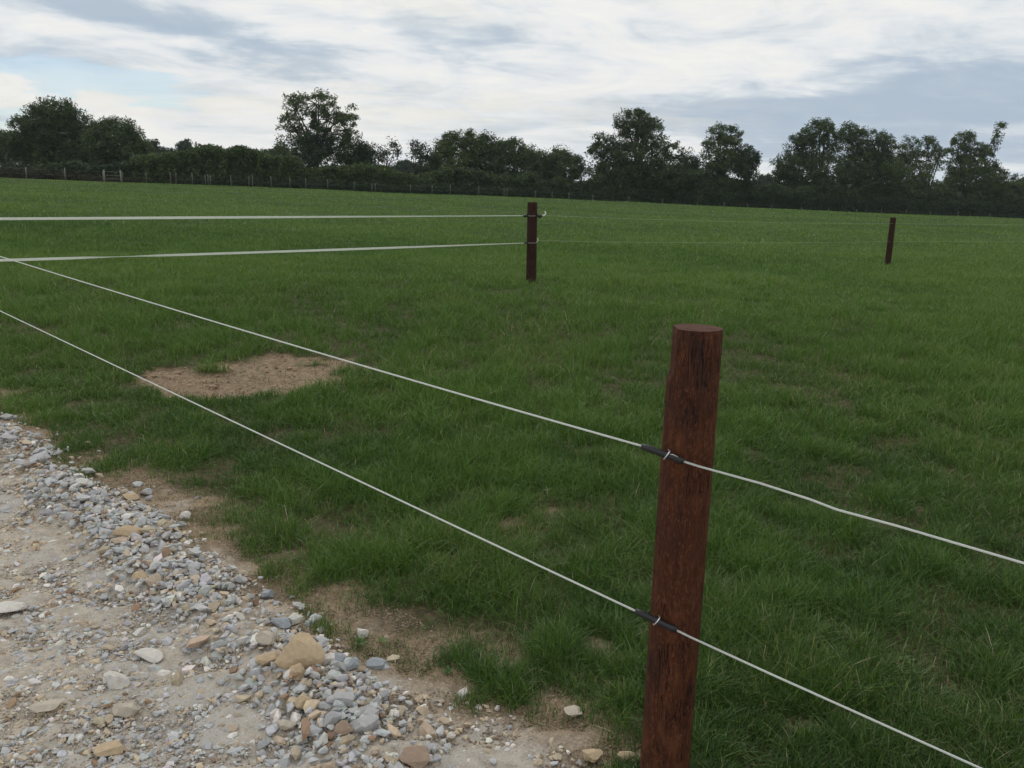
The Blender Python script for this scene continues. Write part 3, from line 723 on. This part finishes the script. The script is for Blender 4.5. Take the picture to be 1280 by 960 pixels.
stock_fence([905, 935, 965, 1003, 1037, 1072, 1103, 1135, 1165, 1200, 1240, 1285, 1340], 'post tips showing above the field brow under the right hand trees', h=1.3, m_=MOLD2)
x0, y0 = fence_xy(133); x1, y1 = fence_xy(153.5)
g0, g1 = float(ground(x0, y0)), float(ground(x1, y1))
gate = empty('field_gate', ((x0+x1)/2, (y0+y1)/2, (g0+g1)/2)); tag(gate, 'small wooden rail gate between two pale posts on the left', 'gate')
for f in (.3, .62, .95):
    m = MB(); m.tube([(x0, y0, g0+1.15*f), (x1, y1, g1+1.15*f)], .022, 6); m.build('rail', MOLD, gate)
for x, y, g in ((x0, y0, g0), (x1, y1, g1)):
    m = MB(); m.tube([(x, y-.05, g-.1), (x, y-.05, g+1.3)], .085, 8); m.build('gate_post', MOLD, gate)
c = at(244.5, 177, 190); gp = float(ground(c[0], 190))
pole = empty('telegraph_pole', (c[0], 190, gp)); tag(pole, 'tall thin telegraph pole rising behind the left hedge', 'pole')
m = MB(); m.tube([(c[0], 190, gp-.2), (c[0]+.05, 190, c[2])], [.2, .16], 8); m.build('mast', MBARK, pole)
m = MB(); m.tube([(c[0]-.8, 190, c[2]-.5), (c[0]+.8, 190, c[2]-.5)], .07, 6); m.build('cross_arm', MBARK, pole)

# ------------------------------------------------------------------ trees
def leaf_cloud(cent, spread, per, size, tint0, tvar=.14):
    """little leaf quads about clump centres"""
    n = len(cent); N = n*per
    dd = rng.normal(size=(N, 3)); dd /= np.linalg.norm(dd, axis=1)[:, None]; dd *= (1.75*rng.random(N)**.45)[:, None]
    c = np.repeat(cent, per, 0)+dd*np.repeat(spread, per)[:, None]*np.array([1, 1, .78])
    s = size*rng.uniform(.55, 1.3, N)
    Rm = rots(N); q = np.array([[-1, -.5, 0], [0, -.28, .12], [1, 0, 0], [0, .34, .12]])
    V = np.einsum('nij,kj->nki', Rm, q)*s[:, None, None]+c[:, None]
    t = np.clip(np.repeat(tint0, per)+rng.normal(0, tvar, N), 0, 1)
    return V.reshape(-1, 3), np.repeat(t, 4)
def lobe_points(px, py, rx, ry, Y, n, shell=.55):
    c = at(px, py, Y); k = Y/F; d = rng.normal(size=(n, 3)); d /= np.linalg.norm(d, axis=1)[:, None]
    r = rng.random(n)**(1/3); r = np.where(rng.random(n) < shell, rng.uniform(.72, 1.06, n), r)
    return c, c+d*r[:, None]*np.array([rx*k, min(rx, ry*1.4)*k*.9, ry*k])
def tree(name, label, Y, trunk_px, lobes, group='trees along the far hedge line', leaf=None, size=.19, trunk_r=.35, seed=0, per=46, split=None, twigs=True):
    """lobes: (px, py, rx, ry, fill) of the crown at distance Y"""
    x0 = at(trunk_px, 230, Y)[0]; g = float(ground(x0, Y)); root = empty(name, (x0, Y, g)); tag(root, label, 'tree', group)
    cents, spreads, tints = [], [], []; wood = MB(); topy = at(0, min(l[1] for l in lobes), Y)[2]
    fork = g+(topy-g)*.32
    bend = np.array([random.uniform(-.4, .4), 0, 0])
    wood.tube([(x0, Y, g-.2), (x0+bend[0]*.4, Y, g+.5*(fork-g)), (x0+bend[0], Y, fork)], [trunk_r*1.25, trunk_r, trunk_r*.85], 8)
    f0 = np.array([x0+bend[0], Y, fork])
    for lb in lobes:
        px, py, rx, ry, fill = lb[:5]; k = Y/F; vol = (rx*k)*(ry*k); n = max(6, int(vol*17*fill))
        dy = random.uniform(-.8, .8)*rx*k*.3
        c, P = lobe_points(px, py, rx, ry, Y+dy, n)
        P = P[P[:, 2] > g+.3]
        cents.append(P); spreads.append(rng.uniform(.26, .56, len(P))*(1.0 if fill > .7 else .85)); tints.append(np.clip(.5+rng.normal(0, .2, len(P)), 0, 1))
        mid = (f0+c)/2+np.array([random.uniform(-.5, .5), random.uniform(-.4, .4), random.uniform(.0, .6)])
        rr = trunk_r*.5
        if c[2] > fork: wood.tube([f0, mid, c], [rr*.8, rr*.45, rr*.22], 6)
        if twigs and len(P) > 3:
            for j in rng.choice(len(P), min(len(P), 10 if fill > .6 else 16), replace=False):
                p = P[j]; st = c if np.linalg.norm(p-c) < 2.5 else (c+mid)/2
                mm = (st+p)/2+rng.normal(0, .15, 3); wood.tube([st, mm, p], [rr*.3, rr*.18, .025], 4)
    if Y < 150:      # shoots and low boughs around the foot of the tree
        X0 = min(l[0]-l[2]*.75 for l in lobes); X1 = max(l[0]+l[2]*.75 for l in lobes); lo = max(l[1] for l in lobes); n = int((X1-X0)*Y/F*13)
        a = rng.uniform(X0, X1, n); xx = raydir(640, 236)[0]+(a-640)/F*1.02*Y; zt = EYE+(240-lo)/F*Y
        P = np.stack([xx, Y+rng.uniform(-1.2, 1.2, n), g+.2+rng.random(n)*np.maximum(zt-g+.8, 1.0)*(.7+.5*fbm(xx*.6, xx*0, 12, 3))], 1)
        cents.append(P); spreads.append(rng.uniform(.25, .45, n)); tints.append(np.clip(.42+.8*(fbm(xx*.35, xx*0+Y, 19, 3)-.5)+rng.normal(0, .12, n), 0, 1))
    cents = np.concatenate(cents); spreads = np.concatenate(spreads); tints = np.concatenate(tints)
    V, t = leaf_cloud(cents, spreads, per, size, tints)
    wood.build('trunk', MBARK, root)
    V = V-np.array(root.location)
    raw_mesh('crown', V, np.arange(len(V)), 4, leaf or MLD, root, attrs={'tint': t})
    return root
def ivy(root, Y, lobes, size=.17, per=42):
    cents = []
    for px, py, rx, ry in lobes:
        k = Y/F; n = max(6, int(rx*ry*k*k*15)); cents.append(lobe_points(px, py, rx, ry, Y-.3, n, .7)[1])
    cents = np.concatenate(cents); V, t = leaf_cloud(cents, rng.uniform(.22, .4, len(cents)), per, size, np.clip(.45+rng.normal(0, .2, len(cents)), 0, 1))
    V = V-np.array(root.location); raw_mesh('ivy', V, np.arange(len(V)), 4, MLI, root, attrs={'tint': t})
OAK, ASH = 'oak_tree', 'ash_tree'
tree('broadleaf_tree', 'big broad dark tree at the far left with ragged left twigs', 106, 62, [(62, 160, 34, 30, 1), (45, 178, 30, 30, 1), (88, 165, 26, 28, 1), (70, 140, 26, 15, .9), (30, 165, 16, 16, .5), (24, 152, 9, 9, .35), (104, 160, 14, 16, .6), (62, 195, 44, 22, 1), (48, 137, 10, 8, .5), (84, 136, 12, 9, .5), (20, 185, 10, 14, .5)], leaf=MLD, trunk_r=.5)
tree('broadleaf_tree', 'round dense dark tree right beside the big far left tree', 104, 142, [(143, 182, 34, 28, 1.2), (142, 165, 26, 15, 1), (120, 185, 22, 26, 1), (168, 188, 18, 22, 1), (143, 205, 42, 16, 1), (128, 160, 12, 9, .6), (160, 162, 10, 9, .6), (176, 178, 7, 8, .5)], leaf=MLD)
t = tree('ash_tree', 'tallest open crowned ash left of centre with ivy wrapped trunk', 112, 398, [(395, 130, 24, 16, .62), (370, 138, 16, 14, .5), (428, 142, 18, 16, .55), (410, 150, 20, 18, .42), (368, 160, 16, 16, .36), (432, 162, 16, 16, .42), (380, 178, 16, 14, .4), (424, 182, 18, 14, .5), (362, 124, 8, 6, .4), (398, 119, 12, 6, .6), (438, 176, 9, 10, .3), (358, 150, 6, 8, .3)], leaf=MLM, trunk_r=.45, per=38)
ivy(t, 112, [(394, 150, 4, 14), (394, 165, 8, 14), (398, 180, 22, 20), (400, 205, 32, 22), (412, 172, 10, 12), (385, 190, 18, 18)])
tree('broadleaf_tree', 'small dark pointed tree touching the right side of the tall ash', 114, 450, [(450, 205, 16, 24, 1), (448, 184, 9, 12, .8), (456, 192, 9, 10, .7), (440, 200, 12, 20, 1)], leaf=MLI)
tree('thin_tree', 'sparse windblown little tree arching right beside the gap in the trees', 114, 482, [(470, 190, 12, 8, .45), (484, 186, 12, 6, .35), (494, 178, 6, 5, .3), (476, 200, 14, 8, .6), (497, 188, 3, 9, .25), (462, 195, 8, 8, .5)], leaf=MLI, trunk_r=.2, per=22)
tree('thin_tree', 'slim bare stemmed tree on the right side of the gap', 114, 517.5, [(525, 186, 11, 7, .55), (532, 194, 10, 10, .8), (519, 182, 5, 5, .5), (534, 206, 12, 14, 1), (516, 190, 3, 6, .3)], leaf=MLI, trunk_r=.2, per=24)
tree('broadleaf_tree', 'light leaved bushy tree with upright shoots right of the gap', 116, 572, [(570, 185, 24, 16, .75), (562, 175, 10, 9, .5), (580, 174, 12, 9, .6), (566, 205, 32, 24, 1.1), (548, 190, 10, 10, .5), (592, 188, 14, 18, .8), (567, 168, 5, 4, .4), (587, 169, 5, 5, .4)], leaf=MLM, per=42)
tree('broadleaf_tree', 'dark bushy tree with two bumps beside the light leaved one', 117, 612, [(606, 182, 14, 12, .9), (624, 188, 14, 14, .9), (612, 205, 30, 24, 1.2), (604, 171, 7, 6, .6), (636, 180, 8, 9, .6)], leaf=MLD)
tree('broadleaf_tree', 'mid height tree directly behind the top of the middle post', 118, 654, [(643, 180, 9, 10, .6), (655, 196, 16, 14, .9), (660, 212, 26, 22, 1.2), (672, 198, 12, 9, .8), (644, 192, 12, 14, .9)], leaf=MLD)
tree('broadleaf_tree', 'low tree with small rounded top just left of the big centre right tree', 118, 703, [(703, 196, 13, 11, .85), (703, 212, 24, 20, 1.2), (718, 206, 12, 10, .8), (690, 202, 12, 10, .7), (684, 210, 14, 16, 1)], leaf=MLD)
tree('ash_tree', 'big tree right of centre with a high rounded top', 120, 797, [(796, 156, 26, 15, .8), (800, 146, 14, 8, .7), (783, 153, 15, 12, .6), (814, 163, 16, 14, .7), (795, 176, 28, 16, .7), (753, 182, 16, 12, .6), (748, 175, 9, 7, .5), (760, 196, 22, 14, .8), (830, 184, 22, 14, .7), (800, 198, 40, 18, 1), (850, 194, 13, 9, .5), (766, 180, 10, 10, .5), (800, 218, 66, 16, 1.3), (801, 140, 3, 4, .7), (740, 190, 8, 9, .5)], leaf=MLD, trunk_r=.5, per=42)
tree('broadleaf_tree', 'low dark bushy tree in the dip right of the big centre right tree', 123, 864, [(864, 208, 16, 12, .9), (868, 222, 22, 18, 1.2), (856, 200, 6, 5, .5)], leaf=MLI)
t = tree('ash_tree', 'open topped ash with a dark ivy mass on its right shoulder', 125, 905, [(900, 168, 16, 11, .5), (914, 170, 14, 12, .5), (892, 180, 14, 12, .45), (884, 188, 9, 10, .4), (908, 184, 16, 12, .6), (900, 200, 22, 16, .9), (898, 160, 7, 4, .5), (915, 161, 6, 4, .5)], leaf=MLM, per=40)
ivy(t, 125, [(926, 196, 18, 15), (934, 204, 15, 18), (915, 214, 26, 24), (932, 228, 17, 18), (890, 224, 20, 18), (942, 200, 6, 10)])
tree('ash_tree', 'tall many lobed tree at the left end of the right hand group', 131, 1027, [(1024, 166, 16, 14, .75), (1030, 158, 12, 8, .6), (1008, 172, 12, 14, .7), (996, 186, 14, 16, .8), (1045, 172, 16, 16, .65), (1020, 190, 26, 18, .7), (985, 208, 18, 16, 1), (1022, 215, 46, 22, 1.2), (1034, 153, 5, 4, .6), (1016, 155, 6, 5, .6), (980, 222, 14, 14, 1.1), (997, 176, 4, 6, .5)], leaf=MLD, trunk_r=.5, per=40)
t = tree('ash_tree', 'tree with uneven top and dark ivy core in the middle of the right group', 133, 1075, [(1063, 162, 10, 9, .6), (1072, 172, 16, 12, .6), (1090, 176, 16, 12, .6), (1058, 176, 14, 14, .6), (1108, 180, 12, 12, .6), (1075, 162, 8, 6, .4), (1106, 170, 9, 7, .5), (1085, 210, 36, 22, 1.1)], leaf=MLM, per=40)
ivy(t, 133, [(1088, 190, 22, 16), (1080, 208, 24, 20), (1100, 200, 16, 18), (1084, 228, 34, 18)])
tree('ash_tree', 'airy spreading tree with sky showing through, right of the ivy core', 138, 1160, [(1140, 184, 16, 12, .5), (1160, 184, 16, 12, .45), (1178, 188, 11, 9, .35), (1128, 192, 12, 14, .5), (1150, 202, 24, 12, .5), (1172, 200, 12, 12, .4), (1140, 220, 26, 16, 1.1), (1166, 177, 7, 5, .4), (1120, 208, 16, 16, .8)], leaf=MLM, per=38)
tree('ash_tree', 'upright tree near the right edge with a tall crooked side branch', 140, 1207, [(1206, 176, 14, 10, .6), (1196, 188, 14, 12, .5), (1214, 192, 16, 14, .7), (1228, 188, 10, 12, .6), (1212, 208, 26, 16, .9), (1243, 180, 5, 8, .5), (1246, 168, 5, 6, .5), (1251, 158, 4, 5, .5), (1241, 194, 7, 8, .5), (1212, 168, 6, 4, .5), (1222, 225, 40, 16, 1.2), (1196, 176, 6, 6, .4), (1240, 212, 12, 14, .7)], leaf=MLM, per=42)
tree('broadleaf_tree', 'low straggly bush tree cut by the right edge of the photo', 143, 1272, [(1274, 226, 12, 8, .6), (1262, 236, 14, 9, .7), (1284, 234, 16, 14, 1), (1256, 248, 20, 12, 1.1), (1310, 236, 22, 20, 1)], leaf=MLD)
tree('broadleaf_tree', 'dark tree beyond the left edge of the photo', 104, -60, [(-60, 170, 40, 32, 1), (-40, 190, 36, 26, 1), (-90, 195, 40, 26, 1)], leaf=MLD)
# farther trees seen over the hedge and through the gaps
FG = 'distant trees beyond the hedge'
tree('distant_tree', 'small round topped distant tree left of the telegraph pole', 230, 231, [(231, 184, 8, 8, 1), (231, 190, 9, 8, 1)], FG, MLI, .4, .3, per=26, twigs=False)
tree('distant_tree', 'distant dark tree showing just right of the round dense tree', 200, 189, [(190, 183, 8, 7, 1), (184, 192, 14, 12, 1), (204, 192, 12, 6, 1)], FG, MLI, .4, .3, per=24, twigs=False)
tree('distant_tree', 'distant trees behind the far left tree at the photo edge', 200, 6, [(4, 172, 10, 8, 1), (12, 178, 12, 10, 1), (-14, 176, 16, 12, 1), (2, 184, 16, 6, 1)], FG, MLD, .4, .3, per=26, twigs=False)
tree('distant_tree', 'hazy distant tree inside the gap in the tree line', 260, 508, [(506, 206, 9, 5, 1), (514, 210, 12, 6, 1), (500, 212, 12, 7, 1)], FG, MLI, .4, .3, per=26, twigs=False)
tree('distant_tree', 'low distant tree in the gap right of the ivy clad ash', 240, 960, [(958, 224, 10, 5, 1), (966, 228, 10, 5, 1), (950, 230, 10, 5, 1)], FG, MLI, .4, .3, per=26, twigs=False)
tree('distant_tree', 'distant tree just left of the tall ash trunk', 180, 352, [(350, 190, 10, 6, 1), (340, 196, 14, 8, 1), (360, 194, 12, 9, 1)], FG, MLD, .35, .3, per=26, twigs=False)

def hedge(label, prof, back, depth, leaf, dens=1.0, size=.24, name='hedgerow', cat='hedge', group='hedges behind the far fence', per=42):
    """prof: (px, top py) along the row"""
    pxs = [p[0] for p in prof]; tops = [p[1] for p in prof]; x0, y0 = fence_xy(pxs[0], back)
    Cs = []
    x1, y1 = fence_xy(pxs[-1], back); L = math.hypot(x1-x0, y1-y0)
    n = int(L*depth*6*dens)
    px = rng.uniform(pxs[0], pxs[-1], n); tp = np.interp(px, pxs, tops)+(fbm(px*.09, px*0, 33, 3)-.5)*7+rng.normal(0, 1.2, n)
    for a, t in zip(px, tp):
        b = back+random.uniform(0, depth); x, y = fence_xy(a, b); g = float(smooth_ground(x, y)); top = at(a, t+4.0, y)[2]
        if top-g < .3: continue
        for k in range(max(2, int((top-g)*2.0))):
            f = random.random() if random.random() > .12 else 1.0; Cs.append((x, y, g+.1+(top-g-.2)*f))
    Cs = np.array(Cs); V, t = leaf_cloud(Cs, rng.uniform(.25, .5, len(Cs)), per, size, np.clip(.45+rng.normal(0, .22, len(Cs)), 0, 1))
    base = np.array([x0, y0, float(ground(x0, y0))]); o = raw_mesh(name, V-base, np.arange(len(V)), 4, leaf, attrs={'tint': t}); o.location = base
    tag(o, label, cat, group); return o
hedge('dark hedge under the two round trees at the far left', [(-90, 200), (0, 206), (60, 206), (100, 203), (130, 206), (180, 202)], 2.2, 3, MLI, .9)
hedge('tall thick green hedge between the round left tree and the tall ash', [(172, 196), (200, 190), (220, 193), (240, 190), (256, 183), (275, 184), (288, 188), (300, 182), (318, 188), (345, 194), (372, 198)], 2, 4, MLH, .9)
hedge('shadowy hedge under the tall ash and thin trees', [(360, 207), (400, 210), (440, 205), (480, 208), (505, 216), (525, 220), (545, 214)], 2, 3, MLH, .9)
hedge('dark hedge below the middle trees behind the brown post', [(540, 214), (570, 208), (600, 214), (640, 222), (660, 216), (680, 226), (700, 220), (720, 228), (735, 222), (750, 216)], 2, 3, MLD, .8)
hedge('dark hedge below the big tree right of centre', [(745, 220), (770, 214), (800, 222), (830, 216), (860, 226), (900, 220), (930, 230), (950, 236)], 2, 3, MLD, .8)
hedge('low dark hedge across the gap and below the right group', [(935, 232), (968, 232), (990, 236), (1030, 228), (1060, 236), (1110, 230), (1150, 240)], 2, 3, MLD, .8)
hedge('low hedge under the airy and upright trees at the right', [(1145, 238), (1175, 236), (1200, 242), (1240, 238), (1290, 246), (1340, 242)], 2, 3, MLD, .8)
o = hedge('tangle of brownish weeds and brambles behind the left fence posts', [(-60, 208), (0, 210), (30, 213), (56, 206), (70, 213), (90, 211), (110, 217), (130, 218), (180, 222), (230, 226)], .8, 1.4, MWEED, 1.1, .13, 'bramble_tangle', 'weeds', None, 24)
o['kind'] = 'stuff'
hedge('dark undergrowth of nettles and brambles round the trunks of the right hand trees', [(930, 238), (1000, 240), (1060, 244), (1120, 246), (1200, 250), (1300, 254)], .8, 1.2, MLI, 1.3, .16, 'bramble_tangle', 'weeds', None, 26)['kind'] = 'stuff'
hedge('dark undergrowth along the foot of the left and middle hedges', [(230, 220), (330, 224), (450, 226), (600, 232), (760, 236), (930, 240)], .8, 1.2, MLI, 1.3, .16, 'bramble_tangle', 'weeds', None, 26)['kind'] = 'stuff'
# far country beyond
def woods(px0, px1, top, Y, label):
    n = int(abs(px1-px0)*3.4); px = rng.uniform(px0, px1, n); tp = top+(fbm(px*.06, px*0+Y, 5, 4)-.5)*9
    c = np.array([at(a, t+(abs(rng.normal(0, 3)) if rng.random() < .4 else rng.uniform(0, 50)), Y+rng.uniform(-10, 10)) for a, t in zip(px, tp)])
    V, t = leaf_cloud(c, rng.uniform(1, 1.8, n), 26, .9, np.clip(.5+rng.normal(0, .2, n), 0, 1))
    o = raw_mesh('distant_woods', V, np.arange(len(V)), 4, MLD, attrs={'tint': t}); tag(o, label, 'woods', kind='stuff')
woods(-200, 330, 192, 420, 'far woods showing low over the left hedge')
woods(470, 560, 212, 420, 'far woods low in the gap of the tree line')
woods(930, 1340, 232, 420, 'far woods low behind the right hand trees')

# thin summer haze
def haze():
    x0, x1, y0, y1, z0, z1 = -480, 480, -12, 640, -18, 60
    V = [(x, y, z) for x in (x0, x1) for y in (y0, y1) for z in (z0, z1)]
    m = MB(); m.add(V, [(0, 1, 3, 2), (4, 6, 7, 5), (0, 4, 5, 1), (2, 3, 7, 6), (0, 2, 6, 4), (1, 5, 7, 3)])
    mm = bpy.data.materials.new('haze'); mm.use_nodes = True; T = NT(mm.node_tree)
    v = T.n('ShaderNodeVolumePrincipled', {'Color': (.80, .88, .95, 1), 'Density': HAZE, 'Anisotropy': .2})
    o = T.n('ShaderNodeOutputMaterial'); T.t.links.new(v.outputs[0], o.inputs['Volume'])
    tag(m.build('haze', mm, smooth=False), 'thin bluish haze in the air over the field', 'haze', kind='stuff')
HAZE = .0002
haze()
